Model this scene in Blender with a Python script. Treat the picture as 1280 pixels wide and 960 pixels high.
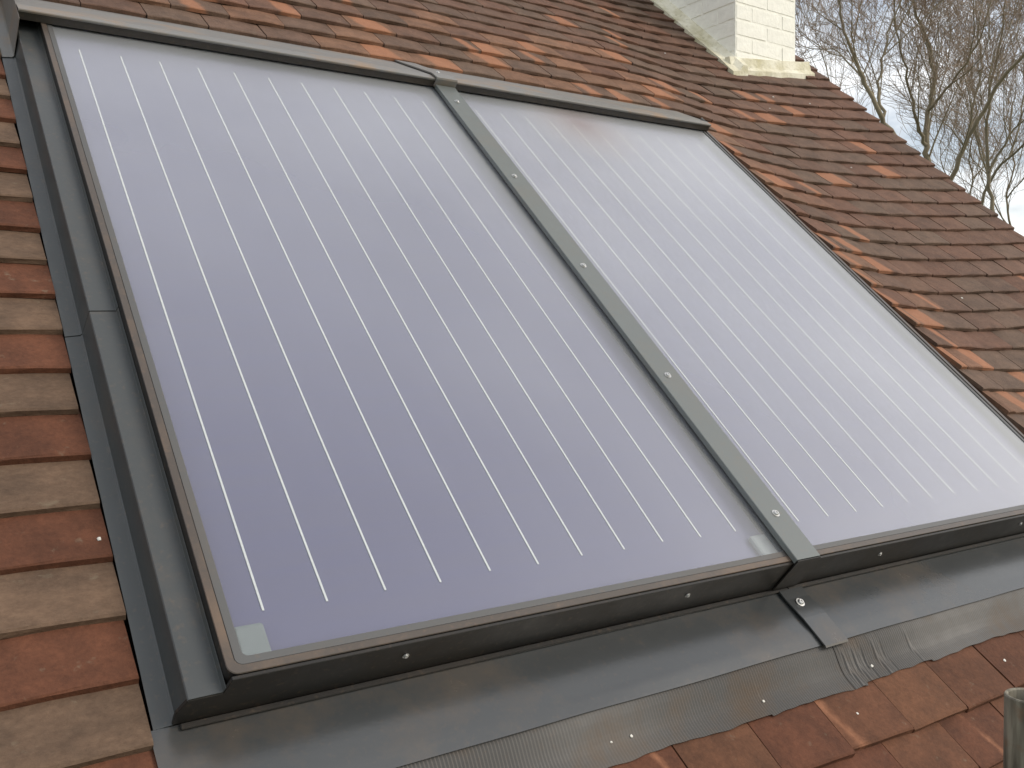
import bpy, bmesh, math, random
import numpy as np
from mathutils import Matrix, Vector, noise

# ------------------------------------------------------------------ scene reset
for o in list(bpy.data.objects):
    bpy.data.objects.remove(o, do_unlink=True)
scene = bpy.context.scene
C = scene.collection
rng = random.Random(11)

# ------------------------------------------------------------------ camera
S = 0.92                       # roof units -> metres
PITCH = math.radians(41.5)     # roof pitch
Z0 = 5.2                       # height of the roof origin above the ground
MR = Matrix.Translation((0, 0, Z0)) @ Matrix.Rotation(PITCH, 4, 'X') @ Matrix.Scale(S, 4)
R_CV = np.array([[0.8289792429, -0.4257269302, 0.3626982157],
                 [-0.0321966188, -0.6837612387, -0.7289951620],
                 [0.5583518537, 0.5926442013, -0.5805308417]])
T_CV = np.array([-0.3677473409, 0.3353877412, 1.4079495103])
FPX = 1189.78
CAM_UVH = -R_CV.T @ T_CV

def px(u, v, h):
    X = R_CV @ np.array([u, v, h]) + T_CV
    return 640 + FPX * X[0] / X[2], 480 + FPX * X[1] / X[2], X[2]

def W(u, v, h=0.0):
    return MR @ Vector((u, v, h))

def px_dir(x, y):              # world direction of a pixel (1280 x 960)
    d = R_CV.T @ np.array([(x - 640) / FPX, (y - 480) / FPX, 1.0])
    return (MR.to_3x3() @ Vector(d)).normalized()

cam_d = bpy.data.cameras.new('camera')
cam = bpy.data.objects.new('camera', cam_d)
C.objects.link(cam)
cam_d.sensor_width = 36.0
cam_d.lens = FPX / 1280 * 36.0
cam_d.clip_start = 0.05
cam_d.clip_end = 3000
rot_roof = Matrix.Rotation(PITCH, 3, 'X')
right = rot_roof @ Vector(R_CV[0]); down = rot_roof @ Vector(R_CV[1]); fwd = rot_roof @ Vector(R_CV[2])
m3 = Matrix((right, -down, -fwd)).transposed()
cam.matrix_world = Matrix.Translation(W(*CAM_UVH)) @ m3.to_4x4()
scene.camera = cam
CAMW = W(*CAM_UVH)

# ------------------------------------------------------------------ world, sun, exposure
SUN_DIR = Vector((0.62, -0.66, 0.62)).normalized()     # towards the sun
world = bpy.data.worlds.new('World'); scene.world = world
world.use_nodes = True
nt = world.node_tree
for n in list(nt.nodes): nt.nodes.remove(n)
out = nt.nodes.new('ShaderNodeOutputWorld')
bg = nt.nodes.new('ShaderNodeBackground'); bg.inputs['Strength'].default_value = 0.1
sky = nt.nodes.new('ShaderNodeTexSky'); sky.sky_type = 'NISHITA'; sky.sun_disc = False
sky.sun_elevation = math.asin(SUN_DIR.z)
sky.sun_rotation = math.atan2(SUN_DIR.x, SUN_DIR.y)
sky.air_density = 1.0; sky.dust_density = 2.0
tc = nt.nodes.new('ShaderNodeTexCoord')
mp = nt.nodes.new('ShaderNodeMapping'); mp.inputs['Scale'].default_value = (1, 1, 2.2)
nz = nt.nodes.new('ShaderNodeTexNoise'); nz.inputs['Scale'].default_value = 5.0
nz.inputs['Detail'].default_value = 6.0; nz.inputs['Roughness'].default_value = 0.55
rp = nt.nodes.new('ShaderNodeValToRGB')
rp.color_ramp.elements[0].position = 0.42; rp.color_ramp.elements[0].color = (0.24, 0.24, 0.24, 1)
rp.color_ramp.elements[1].position = 0.68; rp.color_ramp.elements[1].color = (1, 1, 1, 1)
mixs = nt.nodes.new('ShaderNodeMix'); mixs.data_type = 'RGBA'
CLOUD = 13.0
mixs.inputs[7].default_value = (CLOUD, CLOUD * 0.995, CLOUD * 0.98, 1)
nt.links.new(tc.outputs['Generated'], mp.inputs['Vector'])
nt.links.new(mp.outputs['Vector'], nz.inputs['Vector'])
nt.links.new(nz.outputs['Fac'], rp.inputs['Fac'])
nt.links.new(rp.outputs['Color'], mixs.inputs[0])
nt.links.new(sky.outputs['Color'], mixs.inputs[6])
nt.links.new(mixs.outputs[2], bg.inputs['Color'])
nt.links.new(bg.outputs['Background'], out.inputs['Surface'])

sun_d = bpy.data.lights.new('sun', 'SUN'); sun_d.energy = 1.5; sun_d.angle = math.radians(25)
sun_d.color = (1.0, 0.91, 0.79)
sun = bpy.data.objects.new('sun', sun_d); C.objects.link(sun)
sun.rotation_euler = SUN_DIR.to_track_quat('Z', 'Y').to_euler()
vs = scene.view_settings
vs.view_transform = 'Standard'; vs.look = 'None'; vs.exposure = 0.28; vs.gamma = 1.0
vs.use_curve_mapping = False

# ------------------------------------------------------------------ materials
def newmat(name):
    m = bpy.data.materials.new(name); m.use_nodes = True
    nt = m.node_tree
    b = nt.nodes['Principled BSDF']
    return m, nt, b, nt.nodes['Material Output']

def node(nt, kind, **kw):
    n = nt.nodes.new(kind)
    for k, v in kw.items():
        if k in n.inputs: n.inputs[k].default_value = v
        else: setattr(n, k, v)
    return n

def mixc(nt, fac, a, b, blend='MIX'):
    m = nt.nodes.new('ShaderNodeMix'); m.data_type = 'RGBA'; m.blend_type = blend
    for i, x in ((0, fac), (6, a), (7, b)):
        if hasattr(x, 'is_linked') or isinstance(x, bpy.types.NodeSocket): nt.links.new(x, m.inputs[i])
        elif i == 0: m.inputs[0].default_value = x
        else: m.inputs[i].default_value = tuple(x) + ((1,) if len(x) == 3 else ())
    return m.outputs[2]

def ramp(nt, src, p0, p1, c0=(0, 0, 0), c1=(1, 1, 1)):
    r = nt.nodes.new('ShaderNodeValToRGB')
    r.color_ramp.elements[0].position = p0; r.color_ramp.elements[0].color = tuple(c0) + (1,)
    r.color_ramp.elements[1].position = p1; r.color_ramp.elements[1].color = tuple(c1) + (1,)
    nt.links.new(src, r.inputs['Fac'])
    return r.outputs['Color']

def bump(nt, b, src, strength, dist):
    bp = node(nt, 'ShaderNodeBump', Strength=strength, Distance=dist)
    nt.links.new(src, bp.inputs['Height'])
    nt.links.new(bp.outputs['Normal'], b.inputs['Normal'])
    return bp

def tile_material(name, joined):
    m, nt, b, out = newmat(name)
    tcn = nt.nodes.new('ShaderNodeTexCoord'); oi = nt.nodes.new('ShaderNodeObjectInfo')
    if joined:
        at = nt.nodes.new('ShaderNodeAttribute'); at.attribute_name = 'tile_colour'
        base = at.outputs['Color']; alpha = at.outputs['Alpha']
        uvn = nt.nodes.new('ShaderNodeAttribute'); uvn.attribute_name = 'tile_co'
        vec = uvn.outputs['Vector']
    else:
        base = oi.outputs['Color']; alpha = oi.outputs['Alpha']
        off = node(nt, 'ShaderNodeVectorMath', operation='SCALE')
        cx = nt.nodes.new('ShaderNodeCombineXYZ')
        mul = node(nt, 'ShaderNodeMath', operation='MULTIPLY'); mul.inputs[1].default_value = 37.0
        nt.links.new(oi.outputs['Random'], mul.inputs[0])
        nt.links.new(mul.outputs[0], cx.inputs['Z'])
        add = node(nt, 'ShaderNodeVectorMath', operation='ADD')
        nt.links.new(tcn.outputs['Object'], add.inputs[0]); nt.links.new(cx.outputs[0], add.inputs[1])
        vec = add.outputs[0]
    n1 = node(nt, 'ShaderNodeTexNoise', Scale=14.0, Detail=8.0, Roughness=0.74)
    n2 = node(nt, 'ShaderNodeTexNoise', Scale=120.0, Detail=4.0, Roughness=0.7)
    n3 = node(nt, 'ShaderNodeTexNoise', Scale=38.0, Detail=5.0, Roughness=0.6)
    for n in (n1, n2, n3): nt.links.new(vec, n.inputs['Vector'])
    dark = mixc(nt, 1.0, base, (0.70, 0.68, 0.66), 'MULTIPLY')
    lite = mixc(nt, 1.0, base, (1.28, 1.22, 1.15), 'MULTIPLY')
    c = mixc(nt, ramp(nt, n1.outputs['Fac'], 0.34, 0.68), dark, lite)
    c = mixc(nt, ramp(nt, n2.outputs['Fac'], 0.30, 0.75, (0.72, 0.72, 0.72), (0.0, 0.0, 0.0)), c, mixc(nt, 1.0, c, (0.6, 0.56, 0.54), 'MULTIPLY'))
    # pale lichen blooms
    c = mixc(nt, ramp(nt, n3.outputs['Fac'], 0.64, 0.76, (0, 0, 0), (0.5, 0.5, 0.5)), c, (0.20, 0.165, 0.115))
    # fresh orange clay where a tile used to be covered by its neighbour: amount in the alpha
    sx = nt.nodes.new('ShaderNodeSeparateXYZ'); nt.links.new(vec, sx.inputs[0])
    def math_(op, a, b=None, c=None, clamp=False):
        q = nt.nodes.new('ShaderNodeMath'); q.operation = op; q.use_clamp = clamp
        for ii, x in enumerate((a, b, c)):
            if x is None: continue
            if isinstance(x, (int, float)): q.inputs[ii].default_value = x
            else: nt.links.new(x, q.inputs[ii])
        return q.outputs[0]
    rnd = sx.outputs['Z'] if joined else mul.outputs[0]
    cen = math_('MULTIPLY', math_('SUBTRACT', math_('FRACT', math_('MULTIPLY', rnd, 3.7)), 0.5), 0.15)
    skewx = math_('MULTIPLY_ADD', sx.outputs['Y'], 0.25, sx.outputs['X'])
    dist_ = math_('ABSOLUTE', math_('SUBTRACT', skewx, cen))
    dist_ = math_('MULTIPLY_ADD', math_('SUBTRACT', n1.outputs['Fac'], 0.5), 0.07, dist_)
    k = math_('MULTIPLY', math_('SUBTRACT', math_('MULTIPLY_ADD', alpha, 0.10, -0.002), dist_), 55.0, None, True)
    k = math_('MULTIPLY', k, math_('GREATER_THAN', alpha, 0.02))
    k2 = node(nt, 'ShaderNodeMath', operation='MULTIPLY'); k2.inputs[1].default_value = 0.75
    nt.links.new(k, k2.inputs[0])
    org = mixc(nt, n3.outputs['Fac'], (0.25, 0.11, 0.06), (0.42, 0.19, 0.10))
    c = mixc(nt, k2.outputs[0], c, org)
    nt.links.new(c, b.inputs['Base Color'])
    b.inputs['Roughness'].default_value = 0.82
    b.inputs['Specular IOR Level'].default_value = 0.3
    hh = mixc(nt, 0.5, n2.outputs['Fac'], n1.outputs['Fac'])
    bump(nt, b, hh, 0.55, 0.006)
    return m

TILE = tile_material('clay_tile', False)
TILE_J = tile_material('clay_tile_joined', True)

def metal_material(name, col, rough, mud=0.35, mudcol=(0.16, 0.11, 0.07), mscale=3.0, spec=0.5, bmp=0.05):
    m, nt, b, out = newmat(name)
    tcn = nt.nodes.new('ShaderNodeTexCoord')
    n1 = node(nt, 'ShaderNodeTexNoise', Scale=mscale, Detail=8.0, Roughness=0.68)
    n2 = node(nt, 'ShaderNodeTexNoise', Scale=90.0, Detail=4.0)
    n3 = node(nt, 'ShaderNodeTexNoise', Scale=2.0, Detail=3.0)
    for n in (n1, n2, n3): nt.links.new(tcn.outputs['Object'], n.inputs['Vector'])
    f1 = ramp(nt, n1.outputs['Fac'], 0.50, 0.72, (0, 0, 0), (mud, mud, mud))
    c = mixc(nt, f1, col, mudcol)
    f2 = ramp(nt, n2.outputs['Fac'], 0.58, 0.75, (0, 0, 0), (0.25, 0.25, 0.25))
    c = mixc(nt, f2, c, mudcol)
    nt.links.new(c, b.inputs['Base Color'])
    rr = ramp(nt, n1.outputs['Fac'], 0.3, 0.75, (rough * 0.85,) * 3, (min(1, rough * 1.55),) * 3)
    nt.links.new(rr, b.inputs['Roughness'])
    b.inputs['Specular IOR Level'].default_value = spec
    bump(nt, b, mixc(nt, 0.85, n2.outputs['Fac'], n3.outputs['Fac']), bmp, 0.02)
    return m

FLASH = metal_material('anthracite_coated_sheet', (0.048, 0.053, 0.054), 0.32, 0.35, spec=0.6)
FRONT = metal_material('black_coated_sheet', (0.016, 0.015, 0.014), 0.42, 0.12, spec=0.35)
APRON = metal_material('muddy_coated_sheet', (0.042, 0.045, 0.046), 0.20, 0.7, (0.095, 0.070, 0.047), 3.6, spec=0.85)
HEADM = metal_material('dusty_coated_sheet', (0.165, 0.16, 0.15), 0.40, 0.9, (0.27, 0.18, 0.11), 5.0, spec=0.6)
SKIRT = metal_material('pleated_grey_sheet', (0.082, 0.077, 0.071), 0.5, 0.8, (0.115, 0.080, 0.052), 4.5, spec=0.45)
FRAME = metal_material('bronze_grey_frame', (0.070, 0.056, 0.046), 0.36, 0.6, (0.20, 0.125, 0.075), 4.0)
SEAL = metal_material('grey_rubber_seal', (0.085, 0.085, 0.084), 0.45, 0.2)
FASCIA_SHADE = metal_material('shaded_brown_fascia', (0.040, 0.034, 0.029), 0.5, 0.3)  # front face of the top flashing, its shade put into the dark colour
STEEL = metal_material('bright_screw_steel', (0.55, 0.55, 0.54), 0.3, 0.1)
STEEL.node_tree.nodes['Principled BSDF'].inputs['Metallic'].default_value = 0.85
STRIP = metal_material('grey_cover_sheet', (0.125, 0.138, 0.134), 0.36, 0.25, (0.20, 0.14, 0.09), 3.0, spec=0.6)

def absorber_material():
    m, nt, b, out = newmat('violet_absorber_coating')
    tcn = nt.nodes.new('ShaderNodeTexCoord')
    n1 = node(nt, 'ShaderNodeTexNoise', Scale=1.3, Detail=3.0)
    mpn = node(nt, 'ShaderNodeMapping'); mpn.inputs['Scale'].default_value = (1.0, 14.0, 1.0)
    n2 = node(nt, 'ShaderNodeTexNoise', Scale=4.0, Detail=5.0)
    nt.links.new(tcn.outputs['Object'], n1.inputs['Vector'])
    nt.links.new(tcn.outputs['Object'], mpn.inputs['Vector']); nt.links.new(mpn.outputs[0], n2.inputs['Vector'])
    c = mixc(nt, n1.outputs['Fac'], (0.098, 0.093, 0.185), (0.122, 0.115, 0.178))
    c = mixc(nt, ramp(nt, n2.outputs['Fac'], 0.4, 0.7, (0, 0, 0), (0.25, 0.25, 0.25)), c, (0.094, 0.096, 0.21))
    nt.links.new(c, b.inputs['Base Color'])
    b.inputs['Roughness'].default_value = 0.5
    return m
ABS = absorber_material()

def plain(name, col, rough=0.6, nscale=20.0, var=0.25, bmp=0.2, spec=0.4):
    m, nt, b, out = newmat(name)
    tcn = nt.nodes.new('ShaderNodeTexCoord')
    n1 = node(nt, 'ShaderNodeTexNoise', Scale=nscale, Detail=6.0, Roughness=0.6)
    nt.links.new(tcn.outputs['Object'], n1.inputs['Vector'])
    lo = tuple(x * (1 - var) for x in col); hi = tuple(min(1, x * (1 + var)) for x in col)
    nt.links.new(ramp(nt, n1.outputs['Fac'], 0.3, 0.7, lo, hi), b.inputs['Base Color'])
    b.inputs['Roughness'].default_value = rough
    b.inputs['Specular IOR Level'].default_value = spec
    bump(nt, b, n1.outputs['Fac'], bmp, 0.01)
    return m

SEAM = plain('pale_weld_seam', (0.66, 0.66, 0.64), 0.35, 200, 0.08, 0.0)
PAD = plain('pale_grey_corner_pad', (0.19, 0.21, 0.21), 0.6, 30, 0.1, 0.0)
PAINT = plain('cream_masonry_paint', (0.88, 0.87, 0.79), 0.7, 22, 0.05, 0.5)
DECK = plain('roof_underlay', (0.03, 0.025, 0.022), 0.9)
WALLB = plain('house_brick_wall', (0.26, 0.12, 0.08), 0.85, 9, 0.35, 0.6)
WOOD = plain('white_bargeboard_paint', (0.55, 0.54, 0.5), 0.6)
GUT = plain('black_gutter_plastic', (0.02, 0.02, 0.02), 0.4)
CRUMB = plain('white_mortar', (0.7, 0.68, 0.62), 0.9)
POTM = plain('terracotta_pot', (0.35, 0.16, 0.09), 0.8)

def mortar_material():
    m, nt, b, out = newmat('mossy_cream_mortar')
    tcn = nt.nodes.new('ShaderNodeTexCoord')
    n1 = node(nt, 'ShaderNodeTexNoise', Scale=9.0, Detail=7.0, Roughness=0.65)
    n2 = node(nt, 'ShaderNodeTexNoise', Scale=60.0, Detail=4.0)
    for n in (n1, n2): nt.links.new(tcn.outputs['Object'], n.inputs['Vector'])
    c = mixc(nt, ramp(nt, n1.outputs['Fac'], 0.42, 0.66), (0.74, 0.71, 0.58), (0.48, 0.44, 0.28))
    c = mixc(nt, ramp(nt, n2.outputs['Fac'], 0.55, 0.8, (0, 0, 0), (0.5, 0.5, 0.5)), c, (0.25, 0.22, 0.14))
    nt.links.new(c, b.inputs['Base Color']); b.inputs['Roughness'].default_value = 0.9
    bump(nt, b, n2.outputs['Fac'], 0.35, 0.006)
    return m
MORTAR = mortar_material()

def glass_material():
    m, nt, b, out = newmat('misted_solar_glass')
    nt.nodes.remove(b)
    tr = nt.nodes.new('ShaderNodeBsdfTransparent'); tr.inputs['Color'].default_value = (0.96, 0.97, 0.98, 1)
    gl = nt.nodes.new('ShaderNodeBsdfGlossy'); gl.inputs['Roughness'].default_value = 0.40
    df = nt.nodes.new('ShaderNodeBsdfDiffuse')
    lw = nt.nodes.new('ShaderNodeLayerWeight'); lw.inputs['Blend'].default_value = 0.5
    pw = node(nt, 'ShaderNodeMath', operation='POWER'); pw.inputs[1].default_value = 3.4
    nt.links.new(lw.outputs['Facing'], pw.inputs[0])
    fr = node(nt, 'ShaderNodeMath', operation='MULTIPLY_ADD'); fr.inputs[1].default_value = 1.0; fr.inputs[2].default_value = 0.04
    nt.links.new(pw.outputs[0], fr.inputs[0])
    tcn = nt.nodes.new('ShaderNodeTexCoord')
    n1 = node(nt, 'ShaderNodeTexNoise', Scale=1.6, Detail=4.0, Roughness=0.5)
    n2 = node(nt, 'ShaderNodeTexNoise', Scale=240.0, Detail=2.0)
    nt.links.new(tcn.outputs['Object'], n1.inputs['Vector']); nt.links.new(tcn.outputs['Object'], n2.inputs['Vector'])
    bp = node(nt, 'ShaderNodeBump', Strength=0.04, Distance=0.003)
    nt.links.new(n2.outputs['Fac'], bp.inputs['Height'])
    nt.links.new(bp.outputs['Normal'], gl.inputs['Normal'])
    # mist inside the glass; its paling at shallow views paints in sky reflection
    hz = node(nt, 'ShaderNodeMath', operation='MULTIPLY_ADD'); hz.inputs[1].default_value = 0.50; hz.inputs[2].default_value = 0.015
    fq = node(nt, 'ShaderNodeMath', operation='POWER'); fq.inputs[1].default_value = 1.65
    nt.links.new(lw.outputs['Facing'], fq.inputs[0]); nt.links.new(fq.outputs[0], hz.inputs[0])
    hm = node(nt, 'ShaderNodeMath', operation='MULTIPLY')
    nt.links.new(hz.outputs[0], hm.inputs[0])
    hr = node(nt, 'ShaderNodeMapRange'); hr.inputs['From Min'].default_value = 0.3; hr.inputs['From Max'].default_value = 0.7
    hr.inputs['To Min'].default_value = 0.8; hr.inputs['To Max'].default_value = 1.2
    nt.links.new(n1.outputs['Fac'], hr.inputs['Value']); nt.links.new(hr.outputs[0], hm.inputs[1])
    # faint brown smear of dried dirt
    vm = node(nt, 'ShaderNodeVectorMath', operation='DISTANCE'); vm.inputs[1].default_value = (0.40, 1.70, 0.03)
    nt.links.new(tcn.outputs['Object'], vm.inputs[0])
    st = node(nt, 'ShaderNodeMapRange'); st.inputs['From Min'].default_value = 0.0; st.inputs['From Max'].default_value = 0.26
    st.inputs['To Min'].default_value = 1.0; st.inputs['To Max'].default_value = 0.0
    nt.links.new(vm.outputs['Value'], st.inputs['Value'])
    oig = nt.nodes.new('ShaderNodeObjectInfo'); sg = node(nt, 'ShaderNodeMath', operation='MULTIPLY')
    nt.links.new(st.outputs[0], sg.inputs[0]); nt.links.new(oig.outputs['Alpha'], sg.inputs[1])
    dcol = mixc(nt, sg.outputs[0], (0.74, 0.77, 0.79), (0.30, 0.22, 0.20))
    nt.links.new(dcol, df.inputs['Color'])
    hs = node(nt, 'ShaderNodeMath', operation='MULTIPLY_ADD'); hs.inputs[1].default_value = 0.34
    nt.links.new(sg.outputs[0], hs.inputs[0]); nt.links.new(hm.outputs[0], hs.inputs[2])
    m1 = nt.nodes.new('ShaderNodeMixShader'); m2 = nt.nodes.new('ShaderNodeMixShader')
    nt.links.new(hs.outputs[0], m1.inputs[0]); nt.links.new(tr.outputs[0], m1.inputs[1]); nt.links.new(df.outputs[0], m1.inputs[2])
    nt.links.new(fr.outputs[0], m2.inputs[0]); nt.links.new(m1.outputs[0], m2.inputs[1]); nt.links.new(gl.outputs[0], m2.inputs[2])
    nt.links.new(m2.outputs[0], out.inputs['Surface'])
    return m
GLASS = glass_material()
CLEAR, nt_, b_, o_ = newmat('clear_glass_edge')
nt_.nodes.remove(b_); t_ = nt_.nodes.new('ShaderNodeBsdfTransparent'); t_.inputs['Color'].default_value = (0.95, 0.97, 0.97, 1)
nt_.links.new(t_.outputs[0], o_.inputs['Surface'])

def bark_material(name, c0, c1):
    m, nt, b, out = newmat(name)
    tcn = nt.nodes.new('ShaderNodeTexCoord')
    n1 = node(nt, 'ShaderNodeTexNoise', Scale=2.2, Detail=6.0)
    nt.links.new(tcn.outputs['Object'], n1.inputs['Vector'])
    nt.links.new(ramp(nt, n1.outputs['Fac'], 0.35, 0.65, c0, c1), b.inputs['Base Color'])
    b.inputs['Roughness'].default_value = 0.9
    bump(nt, b, n1.outputs['Fac'], 0.5, 0.05)
    return m
BARK = bark_material('greenish_bark', (0.18, 0.15, 0.10), (0.25, 0.21, 0.14))  # base tone lightened to paint in lens glare over the trees
TWIG = bark_material('brown_twigs', (0.26, 0.20, 0.15), (0.36, 0.27, 0.20))  # twigs paler too, glare and overexposure put into the colour

def pole_material():
    m, nt, b, out = newmat('algae_stained_pole')
    tcn = nt.nodes.new('ShaderNodeTexCoord')
    mpn = node(nt, 'ShaderNodeMapping'); mpn.inputs['Scale'].default_value = (1, 1, 0.12)
    n1 = node(nt, 'ShaderNodeTexNoise', Scale=90.0, Detail=5.0)
    n2 = node(nt, 'ShaderNodeTexNoise', Scale=60.0, Detail=4.0)
    nt.links.new(tcn.outputs['Object'], mpn.inputs['Vector']); nt.links.new(mpn.outputs[0], n1.inputs['Vector'])
    nt.links.new(tcn.outputs['Object'], n2.inputs['Vector'])
    c = mixc(nt, ramp(nt, n1.outputs['Fac'], 0.38, 0.64), (0.085, 0.075, 0.055), (0.24, 0.22, 0.17))
    c = mixc(nt, ramp(nt, n2.outputs['Fac'], 0.55, 0.7, (0, 0, 0), (0.6, 0.6, 0.6)), c, (0.16, 0.09, 0.05))
    nt.links.new(c, b.inputs['Base Color']); b.inputs['Roughness'].default_value = 0.75
    bump(nt, b, n1.outputs['Fac'], 0.4, 0.004)
    return m
POLE = pole_material()

def grass_material():
    m, nt, b, out = newmat('lawn')
    tcn = nt.nodes.new('ShaderNodeTexCoord')
    n1 = node(nt, 'ShaderNodeTexNoise', Scale=0.6, Detail=8.0)
    nt.links.new(tcn.outputs['Object'], n1.inputs['Vector'])
    nt.links.new(ramp(nt, n1.outputs['Fac'], 0.3, 0.7, (0.04, 0.07, 0.02), (0.09, 0.11, 0.04)), b.inputs['Base Color'])
    b.inputs['Roughness'].default_value = 0.95
    return m
GRASS = grass_material()

# ------------------------------------------------------------------ helpers
def tag(o, label=None, cat=None, group=None, kind=None):
    if label: o['label'] = label
    if cat: o['category'] = cat
    if group: o['group'] = group
    if kind: o['kind'] = kind
    return o

def mesh(name, verts, faces, mat, smooth=False):
    me = bpy.data.meshes.new(name)
    me.from_pydata([tuple(v) for v in verts], [], faces)
    bm = bmesh.new(); bm.from_mesh(me)
    bmesh.ops.recalc_face_normals(bm, faces=bm.faces)
    bm.to_mesh(me); bm.free()
    me.materials.append(mat)
    if smooth:
        for p in me.polygons: p.use_smooth = True
    return me

def link(name, me, parent=None, mw=None):
    o = bpy.data.objects.new(name, me); C.objects.link(o)
    if parent is not None: o.parent = parent
    if mw is not None: o.matrix_basis = mw
    return o

def roof_empty(name, u, v, h):
    e = bpy.data.objects.new(name, None); C.objects.link(e)
    e.empty_display_size = 0.1
    e.matrix_basis = MR @ Matrix.Translation((u, v, h))
    e['_o'] = (u, v, h)
    return e

class MB:
    def __init__(self): self.v = []; self.f = []
    def add(self, vs, fs):
        n = len(self.v); self.v += [tuple(x) for x in vs]; self.f += [tuple(i + n for i in f) for f in fs]
    def box(self, x0, x1, y0, y1, z0, z1):
        self.add([(x0, y0, z0), (x1, y0, z0), (x1, y1, z0), (x0, y1, z0), (x0, y0, z1), (x1, y0, z1), (x1, y1, z1), (x0, y1, z1)],
                 [(0, 3, 2, 1), (4, 5, 6, 7), (0, 1, 5, 4), (1, 2, 6, 5), (2, 3, 7, 6), (3, 0, 4, 7)])
    def strip(self, rowa, rowb):          # quads between two polylines
        n = len(rowa)
        self.add(list(rowa) + list(rowb), [(i, i + 1, n + i + 1, n + i) for i in range(n - 1)])
    def sheet(self, prof, s0, s1, thick, axis='v'):
        """bent sheet: prof = list of (a, h) points, extruded along the other roof axis from s0 to s1"""
        n = len(prof); off = []
        for i, p in enumerate(prof):
            a = Vector(prof[max(0, i - 1)]); b = Vector(prof[min(n - 1, i + 1)])
            t = (b - a).normalized(); nn = Vector((-t.y, t.x))
            off.append((p[0] - nn.x * thick, p[1] - nn.y * thick))
        mk = (lambda a, h, s: (a, s, h)) if axis == 'v' else (lambda a, h, s: (s, a, h))
        A = [mk(p[0], p[1], s0) for p in prof]; B = [mk(p[0], p[1], s1) for p in prof]
        A2 = [mk(p[0], p[1], s0) for p in off]; B2 = [mk(p[0], p[1], s1) for p in off]
        vs = A + B + A2 + B2; f = []
        for i in range(n - 1):
            f.append((i, i + 1, n + i + 1, n + i)); f.append((2 * n + i, 3 * n + i, 3 * n + i + 1, 2 * n + i + 1))
            f.append((i, 2 * n + i, 2 * n + i + 1, i + 1)); f.append((n + i, n + i + 1, 3 * n + i + 1, 3 * n + i))
        f.append((0, n, 3 * n, 2 * n)); f.append((n - 1, 3 * n - 1, 4 * n - 1, 2 * n - 1))
        self.add(vs, f)
    def build(self, name, mat, parent=None, rel=None, smooth=False, bevel=0, seg=2):
        vs = self.v
        if rel is not None: vs = [(x - rel[0], y - rel[1], z - rel[2]) for x, y, z in vs]
        me = mesh(name, vs, self.f, mat, smooth)
        o = link(name, me, parent)
        if bevel:
            md = o.modifiers.new('bevel', 'BEVEL'); md.width = bevel; md.segments = seg; md.limit_method = 'ANGLE'
            md.angle_limit = math.radians(40); md.harden_normals = False
        return o

def rbuild(mb, name, mat, parent, **kw):
    return mb.build(name, mat, parent, rel=tuple(parent['_o']), **kw)

def screw_mesh():
    mb = MB(); n = 12
    rings = [(0.0105, 0.0), (0.0105, 0.0016), (0.0068, 0.0018), (0.0068, 0.0046), (0.0052, 0.0062), (0.0026, 0.0062), (0.002, 0.0040)]
    for r, z in rings: mb.v += [(r * math.cos(2 * math.pi * i / n), r * math.sin(2 * math.pi * i / n), z) for i in range(n)]
    for k in range(len(rings) - 1):
        for i in range(n): mb.f.append((k * n + i, k * n + (i + 1) % n, (k + 1) * n + (i + 1) % n, (k + 1) * n + i))
    mb.f.append(tuple((len(rings) - 1) * n + i for i in range(n)))
    return mesh('screw', mb.v, mb.f, STEEL)
SCREW = screw_mesh()
def screw(parent, u, v, h, face='h', s=1.0):
    o = link('screw', SCREW, parent); p = parent['_o']
    m = Matrix.Translation((u - p[0], v - p[1], h - p[2]))
    if face == 'v': m = m @ Matrix.Rotation(math.pi / 2, 4, 'X')
    o.matrix_basis = m @ Matrix.Rotation(rng.uniform(0, 6), 4, 'Z') @ Matrix.Scale(s * 0.86, 4)
    return o

# ------------------------------------------------------------------ ground
def ground():
    n = 60; vs = []; fs = []
    for j in range(n + 1):
        for i in range(n + 1):
            x = ((i / n * 2 - 1)); y = ((j / n * 2 - 1))
            X = math.copysign(abs(x) ** 2.2, x) * 900; Y = math.copysign(abs(y) ** 2.2, y) * 900
            d = math.hypot(X, Y)
            vs.append((X, Y, 0.0 if d < 12 else noise.noise(Vector((X * 0.02, Y * 0.02, 0))) * min(1.2, (d - 12) * 0.03)))
    for j in range(n):
        for i in range(n):
            a = j * (n + 1) + i; fs.append((a, a + 1, a + n + 2, a + n + 1))
    tag(link('ground', mesh('ground', vs, fs, GRASS, True)), 'green lawn around the house', kind='structure')
ground()

# ------------------------------------------------------------------ house
EAVE, RIDGE = -0.85, 5.2
U0, U1 = -3.2, 3.93
house = bpy.data.objects.new('house', None); C.objects.link(house)
tag(house, 'old house with brown clay tile roof and cream painted chimney', 'house')
ye = W(0, EAVE).y; ze = W(0, EAVE).z; yr = W(0, RIDGE).y; zr = W(0, RIDGE).z
yb = 2 * yr - ye
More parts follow.
